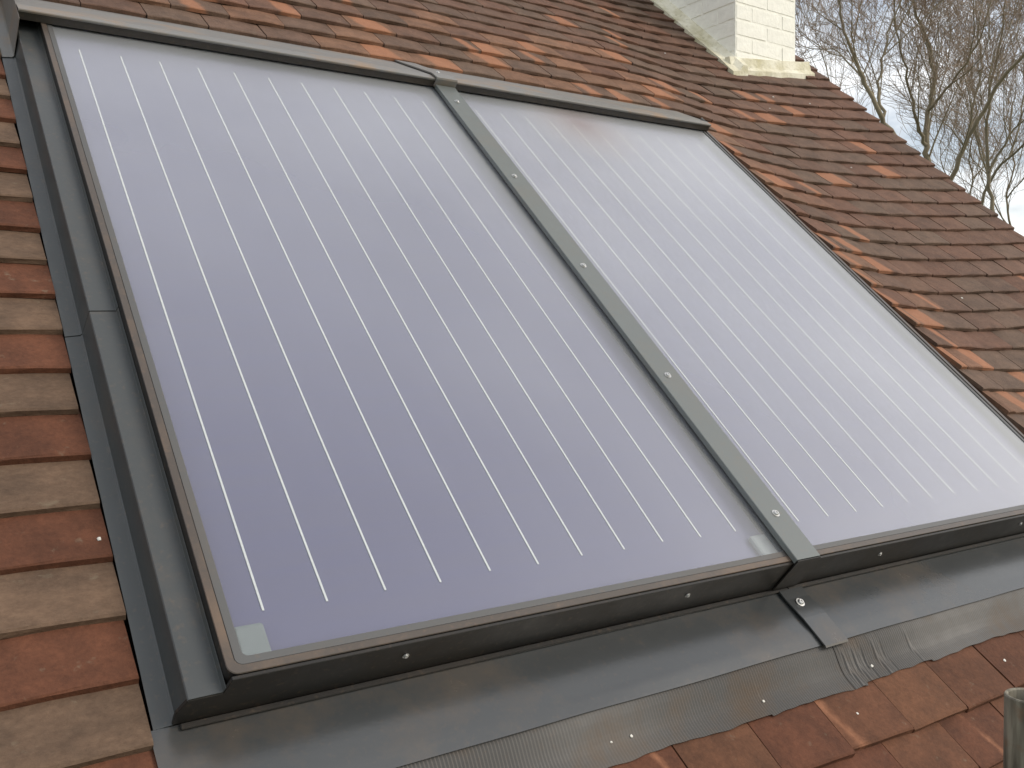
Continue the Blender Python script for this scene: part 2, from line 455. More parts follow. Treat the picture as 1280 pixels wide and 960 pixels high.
# roof deck (front and back slope), kept under the tiles
mb = MB()
hd = -0.16
pts = [W(0, EAVE, hd), W(0, RIDGE, hd)]
x0, x1 = U0 * S, U1 * S - 0.03
fy0, fz0 = pts[0].y, pts[0].z; fy1, fz1 = pts[1].y, pts[1].z
th = 0.05
mb.add([(x, y, z) for x in (x0, x1) for (y, z) in ((fy0, fz0), (fy1, fz1), (2 * fy1 - fy0, fz0), (2 * fy1 - fy0, fz0 - th), (fy1, fz1 - th * 1.4), (fy0, fz0 - th))],
       [(0, 1, 7, 6), (1, 2, 8, 7), (2, 3, 9, 8), (3, 4, 10, 9), (4, 5, 11, 10), (5, 0, 6, 11), (0, 5, 4, 1), (1, 4, 3, 2), (6, 7, 10, 11), (7, 8, 9, 10)])
roof = mb.build('roof', DECK, house)
# walls
mb = MB()
wx0, wx1 = x0 + 0.05, x1 - 0.12
wy0, wy1 = fy0 + 0.3, 2 * fy1 - fy0 - 0.3
zt = fz0 + 0.2
mb.add([(x, y, z) for x in (wx0, wx1) for (y, z) in ((wy0, 0), (wy0, zt), (fy1, fz1 - 0.12), (wy1, zt), (wy1, 0))],
       [(0, 1, 6, 5), (3, 4, 9, 8), (0, 4, 3, 2, 1), (5, 6, 7, 8, 9)])
mb.build('wall', WALLB, house)
for side in (0, 1):
    mb = MB()
    if side == 0: a, b_ = (fy0 - 0.02, fz0), (fy1, fz1)
    else: a, b_ = (2 * fy1 - fy0 + 0.02, fz0), (fy1, fz1)
    xa, xb = x1 - 0.035, x1 - 0.012
    mb.add([(x, y, z) for x in (xa, xb) for (y, z) in ((a[0], a[1] - 0.23), (a[0], a[1] - 0.055), (b_[0], b_[1] - 0.075), (b_[0], b_[1] - 0.27))],
           [(0, 1, 2, 3), (4, 5, 6, 7), (0, 1, 5, 4), (1, 2, 6, 5), (2, 3, 7, 6), (3, 0, 4, 7)])
    mb.build('bargeboard', WOOD, house)
# gutter: half round channel under the eaves tiles
mb = MB(); n = 8; rad = 0.055
gy, gz = fy0 - 0.005, fz0 - 0.01
ringo = [(gy + rad * math.cos(math.pi + math.pi * i / n), gz + rad * math.sin(math.pi + math.pi * i / n)) for i in range(n + 1)]
ringi = [(gy + (rad - 0.004) * math.cos(math.pi + math.pi * i / n), gz + (rad - 0.004) * math.sin(math.pi + math.pi * i / n)) for i in range(n + 1)]
prof = ringo + ringi[::-1]; k = len(prof)
mb.add([(x, y, z) for x in (x0, x1) for (y, z) in prof], [(i, (i + 1) % k, k + (i + 1) % k, k + i) for i in range(k)])
mb.build('gutter', GUT, house)

# ---- tiles
GA = 0.1062; V00 = -0.0388; TT = 0.0135; TILT = math.atan(TT / GA); TL = 0.285; TW = 0.18
def sm(x): x = max(0.0, min(1.0, x)); return x * x * (3 - 2 * x)
def lift(u, v):
    l = 0.07 * (max(0.0, u - 2.85) / 1.05) ** 1.7
    l += 0.032 * sm((v - 1.9) / 0.15) * (1 - sm((v - 2.3) / 1.3)) * (1 - sm((u - 2.3) / 0.5))
    if u > 1.5: l += 0.034 * max(0.0, 1 - max(0.0, u - 2.42) / 0.45) ** 1.6 * (1 - sm((v - 1.75) / 0.28)) * sm((v + 0.30) / 0.3)
    l += 0.006 * math.sin(u * 2.1 + v * 1.3) * math.sin(v * 1.7 - 0.4)
    return l
HS = -0.055
def surf(u, v):                  # top of the tiles at a roof point
    j = math.floor((v - V00) / GA)
    return HS + lift(u, v) - (v - V00 - j * GA) * math.tan(TILT)

def tile_mesh(i):
    r = random.Random(100 + i)
    nx, ny = 3, 4
    xs = [-0.5 + q / nx for q in range(nx + 1)]; ys = [0, 0.004, 0.09, 0.19, TL]
    cam_x = r.uniform(0.0008, 0.0022); warp = r.uniform(-0.0012, 0.0012); skew = r.uniform(-0.0025, 0.0025)
    wv = []
    for layer in (0, 1):
        for jy, y in enumerate(ys):
            for x in xs:
                X = x * (TW - 0.0035)
                if abs(x) == 0.5: X += math.copysign(r.uniform(-0.0012, 0.0006), x)
                Y = y + (skew * x * 2 + r.uniform(-0.0012, 0.0012) if jy < 2 else 0)
                z = TT if layer == 1 else 0.0
                if layer == 1 and jy == 0: z -= 0.0025; 
                if layer == 1 and abs(x) == 0.5: z -= 0.0008
                z += cam_x * (1 - 4 * x * x) + warp * x * 2 * (1 - y / TL)
                wv.append((X, Y, z))
    per = (nx + 1) * (ny + 1); f = []
    for j in range(ny):
        for i_ in range(nx):
            a = j * (nx + 1) + i_
            f.append((per + a, per + a + 1, per + a + nx + 2, per + a + nx + 1))
    def side(ids):
        for a, b in zip(ids[:-1], ids[1:]): f.append((a, b, per + b, per + a))
    side([i_ for i_ in range(nx + 1)])
    side([j * (nx + 1) for j in range(ny + 1)])
    side([j * (nx + 1) + nx for j in range(ny + 1)])
    return mesh('tile', wv, f, TILE)
TILES = [tile_mesh(i) for i in range(7)]

def tile_colour(u, v, region, j):
    r = rng
    if region == 'left':
        if j % 2: c = (0.145, 0.098, 0.068)
        else: c = (0.128, 0.052, 0.029)
        k = r.uniform(0.88, 1.12); return [x * k for x in c] + [0.0]
    old = (0.138, 0.089, 0.066); red = (0.160, 0.085, 0.058); grey = (0.145, 0.100, 0.074)
    tan = (0.25, 0.140, 0.088)
    if region == 'bottom':
        t = r.random(); c = [a * (1 - t) + b * t for a, b in zip((0.120, 0.047, 0.026), (0.140, 0.066, 0.036))]
        al = 0.0 if r.random() < 0.6 else r.uniform(0.1, 0.35)
        k = r.uniform(0.9, 1.1); return [x * k for x in c] + [al]
    near = 1.0 if (u < 2.35 and v < 2.55) else 0.0
    if u > 2.35: near = max(near, 1 - (u - 2.42) / 0.55) if v < 2.3 else near
    near = max(0.0, min(1.0, near))
    t = r.random()
    c = [a * (1 - t) + b * t for a, b in zip(old, grey if r.random() < 0.45 else red)]
    if u > 3.3 and r.random() < 0.5: c = [a * 0.4 + b * 0.6 for a, b in zip(c, red)]
    al = 0.0
    if near > 0.15:
        if r.random() < (0.6 if u > 2.35 else 0.35) * near: c = [a * (1 - 0.7 * near) + b * 0.7 * near for a, b in zip(c, tan)]
        if r.random() < (0.5 if u > 2.35 else 0.27) * near: al = r.uniform(0.25, 0.85)
    elif r.random() < 0.07: al = r.uniform(0.25, 0.75)
    k = r.uniform(0.88, 1.1)
    return [x * k for x in c] + [al]

tiles = []     # (u_centre, width, v_tail, colour, region)
def add_run(ua, ub, j, region, phase, from_right=False):
    """fill one course from ua to ub with tiles, bond phase in tiles"""
    v = V00 + j * GA
    edges = [ua]
    e = math.floor((ua - phase * TW) / TW) * TW + phase * TW + TW
    while e < ub - 0.001:
        if e - edges[-1] > 0.05: edges.append(e)
        e += TW
    if ub - edges[-1] < 0.05 and len(edges) > 1: edges[-1] = ub
    else: edges.append(ub)
    for a, b in zip(edges[:-1], edges[1:]):
        tiles.append(((a + b) / 2, b - a, v + rng.uniform(-0.0035, 0.0035), tile_colour((a + b) / 2, v, region, j), region, j))

JLO = round((EAVE - V00) / GA); JHI = int((RIDGE - V00) / GA)
U_L = -0.172                              # tile edge beside the flashing
XR_END = 2.40
CH_Y = 2.10; CH_X0, CH_X1 = 3.27, 3.73     # chimney plan, roof units
for j in range(JLO, JHI):
    v = V00 + j * GA
    ph = 0.5 * (j % 2) + 0.31
    jit = rng.uniform(-0.004, 0.004)
    v1 = U1 + rng.uniform(-0.006, 0.006)
    if -0.42 < v < -0.30:        # this course is covered by the apron
        add_run(U0, U_L, j, 'left', 0.5); add_run(XR_END, v1, j, 'right', ph)
    elif v < -0.30:
        add_run(U0, v1, j, 'bottom', 0.5 * (j % 2) + 0.455)
    elif v < 2.03:
        # beside the collectors
        e = U_L + rng.uniform(-0.002, 0.002)
        w = TW * 1.5 if j % 2 else TW
        tiles.append((e - w / 2, w, v + rng.uniform(-0.003, 0.003), tile_colour(e, v, 'left', j), 'left', j))
        add_run(U0, e - w, j, 'far', ph)
        ur = 2.440 + (0.03 if v < 0.75 else 0.0) + rng.uniform(-0.012, 0.012)
        add_run(ur, v1, j, 'right', ph + 0.2)
    else:
        yv = W(0, v, 0).y / S
        if yv > CH_Y - 0.10:
            add_run(U0, CH_X0 - 0.03, j, 'top', ph); add_run(CH_X1 + 0.03, v1, j, 'top', ph)
        else: add_run(U0, v1, j, 'top', ph)

def tile_matrix(u, v, w):
    h = HS - TT + lift(u, v)
    roll = math.atan((lift(u + 0.05, v) - lift(u - 0.05, v)) / 0.1)
    return (MR @ Matrix.Translation((u, v, h)) @ Matrix.Rotation(-roll, 4, 'Y') @ Matrix.Rotation(-TILT + rng.uniform(-0.006, 0.006), 4, 'X')
            @ Matrix.Rotation(rng.uniform(-0.008, 0.008), 4, 'Z') @ Matrix.Rotation(rng.uniform(-0.006, 0.006), 4, 'Y')
            @ Matrix.Diagonal((w / TW, 1, 1, 1)))
def screen_area(u, v, w):
    ps = [px(a, b, HS) for a, b in ((u - w / 2, v), (u + w / 2, v), (u + w / 2, v + GA), (u - w / 2, v + GA))]
    if min(p[2] for p in ps) < 0.2: return 0
    ps = [(min(1280, max(0, p[0])), min(960, max(0, p[1]))) for p in ps]
    return abs(sum(ps[i][0] * ps[(i + 1) % 4][1] - ps[(i + 1) % 4][0] * ps[i][1] for i in range(4))) / 2
ranked = sorted(range(len(tiles)), key=lambda i: -screen_area(tiles[i][0], tiles[i][2], tiles[i][1]))
single = set(ranked[:300])
jv, jf, jcol, jco = [], [], [], []
for i, (u, w, v, col, reg, j) in enumerate(tiles):
    me = TILES[rng.randrange(len(TILES))]; M = tile_matrix(u, v, w)
    if i in single:
        o = link('tile', me, roof, M); o.color = col
    else:
        n0 = len(jv); off = rng.uniform(0, 37)
        for vert in me.vertices:
            jv.append(tuple(M @ vert.co)); jcol.append(col); jco.append((vert.co.x, vert.co.y, vert.co.z + off))
        for p in me.polygons: jf.append(tuple(n0 + q for q in p.vertices))
me = bpy.data.meshes.new('roof_tiles'); me.from_pydata(jv, [], jf); me.materials.append(TILE_J)
ca = me.color_attributes.new('tile_colour', 'FLOAT_COLOR', 'POINT'); ca.data.foreach_set('color', np.array(jcol, dtype=np.float32).ravel())
va = me.attributes.new('tile_co', 'FLOAT_VECTOR', 'POINT'); va.data.foreach_set('vector', np.array(jco, dtype=np.float32).ravel())
tag(link('roof_tiles', me, roof), kind='stuff')

# back slope: tile coloured sheet with stepped courses, and a half round ridge
mb = MB(); rows = []
for k in range(0, 56):
    v = RIDGE - k * GA
    p = W(0, v, HS); q = W(0, v - GA, HS)
    a = (2 * yr - p.y, p.z - 0.012); b_ = (2 * yr - q.y, q.z + 0.0)
    rows += [a, b_]
mb.strip([(x0, y, z) for y, z in rows], [(x1, y, z) for y, z in rows])
BACK = plain('brown_clay_sheet', (0.11, 0.065, 0.05), 0.85, 12, 0.4, 0.5)
mb.build('back_slope', BACK, house)
for k in range(14):
    mb = MB(); n = 8; rr = 0.12; L = (x1 - x0) / 14
    xa = x0 + k * L; xb = xa + L - 0.006; zc = W(0, RIDGE, HS).z - 0.05; yc = W(0, RIDGE, HS).y + 0.03
    ro = [(yc + rr * math.cos(math.pi * i / n), zc + rr * math.sin(math.pi * i / n)) for i in range(n + 1)]
    ri = [(yc + (rr - 0.015) * math.cos(math.pi * i / n), zc + (rr - 0.015) * math.sin(math.pi * i / n)) for i in range(n + 1)][::-1]
    pf = ro + ri; kk = len(pf)
    mb.add([(x, y, z) for x in (xa, xb) for (y, z) in pf], [(i, (i + 1) % kk, kk + (i + 1) % kk, kk + i) for i in range(kk)] + [tuple(range(kk)), tuple(range(2 * kk - 1, kk - 1, -1))])
    mb.build('ridge_tile', BACK, house)

# ---- chimney (world metres)
cx0, cx1 = CH_X0 * S, CH_X1 * S; cy0 = CH_Y * S; cy1 = cy0 + 0.90
cz0 = Z0 + 0.9; cz1 = Z0 + 4.2
mb = MB(); mb.box(cx0 - 0.0010, cx1 + 0.001, cy0 - 0.0010, cy1 - 0.004, cz0, cz1)
chim = mb.build('chimney', PAINT, house)
def brick_mesh(i, L, H):
    r = random.Random(300 + i); bm = bmesh.new()
    bmesh.ops.create_cube(bm, size=1.0)
    bmesh.ops.scale(bm, vec=(L - 0.0015, 0.012, H - 0.002), verts=bm.verts)
    bmesh.ops.bevel(bm, geom=[e for e in bm.edges if all(v.co.y < 0 for v in e.verts)], offset=0.006, segments=3, affect='EDGES')
    for v in bm.verts:
        if v.co.y < -0.003: v.co.y += r.uniform(-0.0012, 0.0012)
    me = bpy.data.meshes.new('brick'); bm.to_mesh(me); bm.free(); me.materials.append(PAINT); return me
BL, BH = 0.2150, 0.0755
BRK = [brick_mesh(i, BL, BH) for i in range(4)]; BRH = [brick_mesh(9 + i, BL / 2, BH) for i in range(3)]
def brick_face(p0, dx, nrm_rot, length):
    z = cz0; c = 0
    while z + BH < cz1:
        x = 0.0; half = c % 2
        while x < length - 0.02:
            L = BL / 2 if (x == 0 and half) or (length - x) < BL * 0.75 else BL
            L = min(L, length - x)
            me = rng.choice(BRK if L > BL * 0.75 else BRH)
            base = BL if L > BL * 0.75 else BL / 2
            p = Vector(p0) + Vector(dx) * (x + L / 2) + Vector((0, 0, z + BH / 2 - 0))
            o = link('brick', me, chim)
            o.matrix_basis = Matrix.Translation(p) @ Matrix.Rotation(nrm_rot, 4, 'Z') @ Matrix.Diagonal((L / base, 1, 1, 1)) @ Matrix.Rotation(rng.uniform(-.012, .012), 4, 'Y')
            x += L
        z += BH; c += 1
brick_face((cx0, cy0 + 0.003, 0), (1, 0, 0), 0.0, cx1 - cx0)
brick_face((cx0 + 0.003, cy0, 0), (0, 1, 0), -math.pi / 2, cy1 - cy0)
# corbel courses and pots at the top
mb = MB(); mb.box(cx0 - 0.03, cx1 + 0.03, cy0 - 0.03, cy1 + 0.03, cz1, cz1 + 0.08); mb.box(cx0 - 0.055, cx1 + 0.055, cy0 - 0.055, cy1 + 0.055, cz1 + 0.08, cz1 + 0.16)
mb.build('corbel', PAINT, chim, bevel=0.006)
for q in (0.27, 0.73):
    mb = MB(); n = 16; prof = [(0.12, 0), (0.115, 0.3), (0.13, 0.31), (0.13, 0.36), (0.1, 0.36), (0.095, 0.05)]
    yc = cy0 + (cy1 - cy0) * q; xc = (cx0 + cx1) / 2
    for r_, z_ in prof: mb.v += [(xc + r_ * math.cos(2 * math.pi * i / n), yc + r_ * math.sin(2 * math.pi * i / n), cz1 + 0.161 + z_) for i in range(n)]
    for k in range(len(prof) - 1):
        for i in range(n): mb.f.append((k * n + i, k * n + (i + 1) % n, (k + 1) * n + (i + 1) % n, (k + 1) * n + i))
    mb.build('chimney_pot', POTM, chim, smooth=True)
# mortar fillets where the stack meets the tiles
def inv(p): return MR.inverted() @ Vector(p)
def roof_z(x, y):               # height of the tile tops at a plan position
    u = x / S; v = (y / S) / math.cos(PITCH)
    for _ in range(4):
        h = HS + lift(u, v) - TT * 0.5; v = (y / S + h * math.sin(PITCH)) / math.cos(PITCH)
    return W(u, v, HS + lift(u, v) - TT * 0.5).z
def fillet(path, outw, name, up, wob):
    # path: wall-side plan points; outw: outward plan direction
    rows = [[] for _ in range(5)]
    for i, (x, y) in enumerate(path):
        nz_ = noise.noise(Vector((x * 14, y * 14, 3.1)))
        wid = (0.075 if outw[0] else 0.045) + wob * nz_
        zr0 = roof_z(x, y)
        hgt = up * (1 + 0.10 * noise.noise(Vector((x * 9, y * 9, 8.0))))
        xo, yo = x + outw[0] * wid, y + outw[1] * wid
        zo = roof_z(xo, yo)
        xm, ym = x + outw[0] * wid * 0.45, y + outw[1] * wid * 0.45
        zm = zr0 * 0.45 + zo * 0.55 + hgt * 0.42
        rows[0].append((x - outw[0] * 0.02, y - outw[1] * 0.02, zr0 + hgt))
        rows[1].append((x + outw[0] * 0.008, y + outw[1] * 0.008, zr0 + hgt * 0.97))
        rows[2].append((xm, ym, zm + 0.003 * nz_))
        rows[3].append((xo, yo, zo + 0.016))
        rows[4].append((xo, yo, zo - 0.03))
    mb = MB()
    for a, b in zip(rows[:-1], rows[1:]): mb.strip(a, b)
    for q in (0, -1): mb.add([rw[q] for rw in rows] + [(rows[0][q][0], rows[0][q][1], rows[4][q][2] - 0.06)], [(0, 1, 2, 3, 4, 5)])
    return mb.build(name, MORTAR, chim, smooth=True)
N = 40
xa, xb = cx0 - 0.05, cx1 + 0.10
fillet([(xa + (xb - xa) * i / N, cy0) for i in range(N + 1)], (0, -1), 'mortar_fillet', 0.045, 0.006)
fillet([(cx0, cy0 - 0.06 + (cy1 + 0.06 - cy0) * i / N) for i in range(N + 1)], (-1, 0), 'mortar_fillet', 0.05, 0.012)

# ------------------------------------------------------------------ solar collectors
def rounded_rect(x0, x1, y0, y1, r, n=5):
    pts = []
    for cx, cy, a0 in ((x1 - r, y0 + r, -90), (x1 - r, y1 - r, 0), (x0 + r, y1 - r, 90), (x0 + r, y0 + r, 180)):
        for i in range(n + 1):
            a = math.radians(a0 + 90 * i / n); pts.append((cx + r * math.cos(a), cy + r * math.sin(a)))
    return pts
def ring(mb, outer, inner, z0, z1, ch=0.002):
    n = len(outer)
    def sc(p, q, t): return (p[0] * (1 - t) + q[0] * t, p[1] * (1 - t) + q[1] * t)
    w = math.hypot(outer[0][0] - inner[0][0], outer[0][1] - inner[0][1]); t = min(0.3, ch / w)
    loops = [[(x, y, z0) for x, y in outer], [(x, y, z1 - ch) for x, y in outer],
             [(*sc(p, q, t), z1) for p, q in zip(outer, inner)], [(*sc(q, p, t), z1) for p, q in zip(outer, inner)],
             [(x, y, z1 - ch) for x, y in inner], [(x, y, z0) for x, y in inner]]
    k = len(loops); vs = [p for l in loops for p in l]
    fs = [(a * n + i, a * n + (i + 1) % n, ((a + 1) % k) * n + (i + 1) % n, ((a + 1) % k) * n + i) for a in range(k) for i in range(n)]
    mb.add(vs, fs)

PB, PT = -0.111, 1.86          # bottom and top of a collector
SEAM_L = 1.7444
def collector(u0, label):
    t = roof_empty('solar_panel', u0 + 0.5, PB, -0.07)
    tag(t, label, 'solar panel', 'solar collectors set into the roof')
    xa, xb = u0 - 0.085, u0 + 1.085
    o4 = rounded_rect(xa, xb, PB, PT, 0.016); o3 = rounded_rect(xa + 0.013, xb - 0.013, PB + 0.013, PT - 0.013, 0.012)
    o2 = rounded_rect(xa + 0.027, xb - 0.027, PB + 0.027, PT - 0.027, 0.009)
    mb = MB(); ring(mb, o4, o3, -0.07, 0.031, 0.0012); fo = rbuild(mb, 'frame', FRAME, t)
    fo.data.materials.append(FRONT)
    for p in fo.data.polygons:
        if abs(p.normal.z) < 0.3 and max(fo.data.vertices[q].co.z for q in p.vertices) < 0.1005: p.material_index = 1
    mb = MB(); ring(mb, [(x, y) for x, y in rounded_rect(xa + 0.0135, xb - 0.0135, PB + 0.0135, PT - 0.0135, 0.0115)], o2, 0.012, 0.0285, 0.0015); rbuild(mb, 'seal', SEAL, t)
    mb = MB(); mb.box(xa + 0.02, xb - 0.02, PB + 0.02, PT - 0.02, 0.0215, 0.0255)
    g = mb.build('glass', GLASS, t, rel=(u0, 0, 0))
    g.color = (1, 1, 1, 1 if u0 > 0.5 else 0)
    g.data.materials.append(CLEAR)
    for p in g.data.polygons:
        if p.normal.z < 0.5: p.material_index = 1
    g.location = (u0 - t['_o'][0], -t['_o'][1], -t['_o'][2])
    mb = MB(); mb.box(xa + 0.022, xb - 0.022, PB + 0.024, PT - 0.024, -0.006, -0.001)
    ab = rbuild(mb, 'absorber', ABS, t)
    mb = MB(); mb.box(-0.0017, 0.0017, 0, SEAM_L, 0, 0.0014)
    sme = mesh('weld_seam', mb.v, mb.f, SEAM)
    for i in range(11):
        o = link('weld_seam', sme, ab); o.location = (u0 + i * 0.1 - t['_o'][0], rng.uniform(-.004, .004) - t['_o'][1], -0.0008 - t['_o'][2])
        o.rotation_euler = (0, 0, rng.uniform(-0.0006, 0.0006))
    for (cx, cy) in () if u0 > 0.5 else ((xa + 0.051, PB + 0.053), (xb - 0.051, PB + 0.053)):
        mb = MB(); mb.box(cx - 0.024, cx + 0.024, cy - 0.03, cy + 0.033, 0.002, 0.014)
        rbuild(mb, 'corner_pad', PAD, t, bevel=0.006)
    return t
p1 = collector(0.0, 'violet solar collector panel beside the red and tan striped edge tiles')
p2 = collector(1.195, 'pale sky mirroring solar collector panel beside the tiles below the chimney')

# ------------------------------------------------------------------ flashings
XA = -0.085; XB = 1.195 + 1.085
SPLIT = 0.692; VB = -0.1165; VT = 1.79
def side_flash(label, sgn, edge, va, vb, dz, name='side_flashing'):
    t = roof_empty(name, edge, va, -0.06)
    tag(t, label, 'flashing', 'side flashings along the collectors')
    e = edge
    prof = [(e - sgn * -0.0015 * -1, 0.010), (e + sgn * -0.004, 0.001), (e + sgn * -0.049, 0.0), (e + sgn * -0.0505, -0.002), (e + sgn * -0.0565, -0.055), (e + sgn * -0.060, -0.059), (e + sgn * -0.086, -0.0625)]
    prof = [(a, h + dz) for a, h in prof]
    if sgn > 0: prof = prof[::-1]
    mb = MB(); mb.sheet(prof, va, vb, 0.0012)
    rbuild(mb, 'sheet', FLASH, t, bevel=0.0008, seg=1)
    return t
side_flash('lower grey side flashing by the red and tan tiles, ending at the front corner', 1, XA, VB, SPLIT - 0.001, 0.0)
side_flash('upper grey side flashing by the red and tan tiles, running under the top flashing', 1, XA, SPLIT, VT + 0.06, 0.0012)
side_flash('dark grey side flashing between the pale collector and the orange edged tiles', -1, XB, VB, VT + 0.06, 0.0)

def apron(ua, ub, label, left_end, right_end):
    t = roof_empty('apron_flashing', (ua + ub) / 2, -0.26, -0.06)
    tag(t, label, 'flashing', 'apron flashings below the collectors')
    # upstand: black front face with chamfered outer end
    f0, f1 = -0.1116, -0.1205
    mb = MB(); zb = -0.058
    top = []
    if left_end:
        top = [(XA - 0.062, zb), (XA - 0.062, -0.030), (XA - 0.050, -0.0020), (XA - 0.003, -0.0016), (XA + 0.004, 0.0288)]
    else: top = [(ua, zb), (ua, 0.0288)]
    if right_end: top += [(XB - 0.004, 0.0288), (XB + 0.003, -0.0016), (XB + 0.050, -0.0020), (XB + 0.062, -0.030), (XB + 0.062, zb)]
    else: top += [(ub, 0.0288), (ub, zb)]
    n = len(top)
    vs = [(u, f0, h) for u, h in top] + [(u, f1 + 0.003, h) for u, h in top]
    mb.add(vs, [tuple(range(n)), tuple(range(2 * n - 1, n - 1, -1))] + [(i, (i + 1) % n, n + (i + 1) % n, n + i) for i in range(n)])
    rbuild(mb, 'upstand', FRONT, t, bevel=0.0008, seg=1)
    # thin folded lip where the face meets the plate
    mb = MB(); la = XA - 0.052 if left_end else ua; lb = XB + 0.052 if right_end else ub
    mb.box(la, lb, -0.1275, -0.1185, -0.0605, -0.0555)
    rbuild(mb, 'lip', FRONT, t, bevel=0.001, seg=1)
    # plate
    ea = U_L - 0.004 if left_end else ua; eb = XB + 0.085 if right_end else ub
    prof = [(-0.262 + 0.145 * q / 16, -0.0480 - 0.0135 * sm(q / 16) + (0.0006 * math.exp(-((q - 3.3) / 0.8) ** 2))) for q in range(17)]
    nseg = 40
    vs = []; 
    for i in range(nseg + 1):
        u = ea + (eb - ea) * i / nseg
        for a, h in prof:
            k = 1.0 if a < -0.2 else 0.3
            vs.append((u, a + 0.0015 * noise.noise(Vector((u * 5, a * 3, 1))) * k, h + 0.0016 * noise.noise(Vector((u * 3.1, a * 9, 5))) * k))
    m_ = len(prof); base = len(vs)
    vs += [(x, y, z - 0.0013) for x, y, z in vs]
    fs = []
    for i in range(nseg):
        for q in range(m_ - 1):
            a = i * m_ + q; fs.append((a, a + 1, a + m_ + 1, a + m_)); fs.append((base + a, base + a + m_, base + a + m_ + 1, base + a + 1))
        for q in (0, m_ - 1):
            a = i * m_ + q; fs.append((a, a + m_, base + a + m_, base + a))
    for i in (0, nseg):
        for q in range(m_ - 1):
            a = i * m_ + q; fs.append((a, a + 1, base + a + 1, base + a))
    mb = MB(); mb.add(vs, fs)
    pl = rbuild(mb, 'plate', APRON, t, smooth=True)
    for e_ in pl.data.polygons:
        if len(set(q < base for q in e_.vertices)) > 1: e_.use_smooth = False
    rim = set(ek for e_ in pl.data.polygons if not e_.use_smooth for ek in e_.edge_keys)
    for ed in pl.data.edges:
        if tuple(sorted(ed.vertices)) in rim: ed.use_edge_sharp = True
    # pleated skirt lying over the tiles
    sa = ea + 0.002; sb = eb
    step = 0.0032; nu = int((sb - sa) / step); nv = 9
    vs = []
    for i in range(nu + 1):
        u = sa + (sb - sa) * i / nu
        edge = -0.349 + 0.0065 * noise.noise(Vector((u * 5.5, 0, 2.2))) + 0.003 * noise.noise(Vector((u * 26, 0, 7.7))) + (0.004 if 1.14 < u < 1.36 else 0) - 0.004 * (1 if 0.86 < u < 1.14 else 0)
        cr = max(0.0, noise.noise(Vector((u * 3.0, 4.0, 0))) + 0.45) * max(0.25, 1 - max(0, u - 1.2) * 1.2)
        for q in range(nv + 1):
            f = q / nv; v = -0.2585 * (1 - f) + edge * f
            ts = HS + lift(u, v) - (v + 0.4636) * math.tan(TILT)
            h = ts + 0.0045
            h = (-0.0525) * (1 - sm(f * 1.3)) + h * sm(f * 1.3)
            h += (0.0011 * cr + 0.0002) * (1 if i % 2 else -1)
            h += 0.0022 * noise.noise(Vector((u * 7, v * 7, 9))) * f
            for fc, amp in ((1.118, .0035), (1.150, .003), (1.175, -.003), (1.215, .0035), (1.24, -0.002), (1.33, .002)):
                h += amp * max(0, 1 - abs(u - fc + 0.15 * (v + 0.3)) / 0.007) * min(1, f * 2.5)
            vs.append((u, v, h))
    base = len(vs); vs += [(x, y, z - 0.001) for x, y, z in vs]; m_ = nv + 1; fs = []
    for i in range(nu):
        for q in range(nv):
            a = i * m_ + q; fs.append((a, a + 1, a + m_ + 1, a + m_))
        a = i * m_ + nv; fs.append((a, a + m_, base + a + m_, base + a))
        for q in range(nv):
            a = i * m_ + q; fs.append((base + a, base + a + m_, base + a + m_ + 1, base + a + 1))
    mb = MB(); mb.add(vs, fs)
    rbuild(mb, 'pleated_skirt', SKIRT, t)
    return t
MID = 1.0975
a1 = apron(XA, MID - 0.001, 'dark grey apron flashing with brown mud stains below the violet collector', True, False)
a2 = apron(MID + 0.001, XB, 'dark grey apron flashing below the pale collector, reaching towards the orange edged tiles', False, True)
for u in (0.19, 0.78): screw(a1, u, -0.1180, -0.004, 'v', 0.62)
for u in (1.365, 1.95): screw(a2, u, -0.1180, -0.004, 'v', 0.62)

def head(ua, ub, label, left_end, right_end):
    t = roof_empty('head_flashing', (ua + ub) / 2, 1.80, 0.0)
    tag(t, label, 'flashing', 'head flashings above the collectors')
    mb = MB(); mb.box(ua, ub, 1.7965, 1.7990, 0.0325, 0.0585); rbuild(mb, 'fascia', FASCIA_SHADE, t)
    prof = [(1.7935, 0.0535), (1.7930, 0.0585), (1.7940, 0.0600), (1.7945, 0.061), (1.83, 0.055), (2.02, -0.012), (2.12, -0.046)]
    n = len(prof); th = 0.0015
    fa = [(ua, a, h) for a, h in prof]; skew = 0.09 if right_end else 0.0
    fb = [(ub + skew * max(0, (a - 1.80)) / 0.3, a, h) for a, h in prof]
    mb = MB()
    vs = fa + fb + [(u, a + (th if i < 3 else 0), h - (0 if i < 3 else th)) for i, (u, a, h) in enumerate(fa)] + [(u, a + (th if i < 3 else 0), h - (0 if i < 3 else th)) for i, (u, a, h) in enumerate(fb)]
    fs = []
    for i in range(n - 1):
        fs += [(i, i + 1, n + i + 1, n + i), (2 * n + i, 3 * n + i, 3 * n + i + 1, 2 * n + i + 1), (i, 2 * n + i, 2 * n + i + 1, i + 1), (n + i, n + i + 1, 3 * n + i + 1, 3 * n + i)]
    fs += [(0, n, 3 * n, 2 * n), (n - 1, 3 * n - 1, 4 * n - 1, 2 * n - 1)]
    mb.add(vs, fs)
    rbuild(mb, 'sheet', HEADM, t, bevel=0.001, seg=1)
    if left_end:
        mb = MB()
        e = XA
        mb.sheet([(e - 0.086, -0.0585), (e - 0.063, -0.056), (e - 0.0595, -0.052), (e - 0.0535, 0.050)], 1.765, 2.10, 0.0012)
        rbuild(mb, 'end_cap', HEADM, t, bevel=0.0008, seg=1)
    if right_end:
        mb = MB(); mb.box(ub - 0.0012, ub + 0.0008, 1.798, 1.86, -0.01, 0.056)
        rbuild(mb, 'end_cap', HEADM, t)
    return t
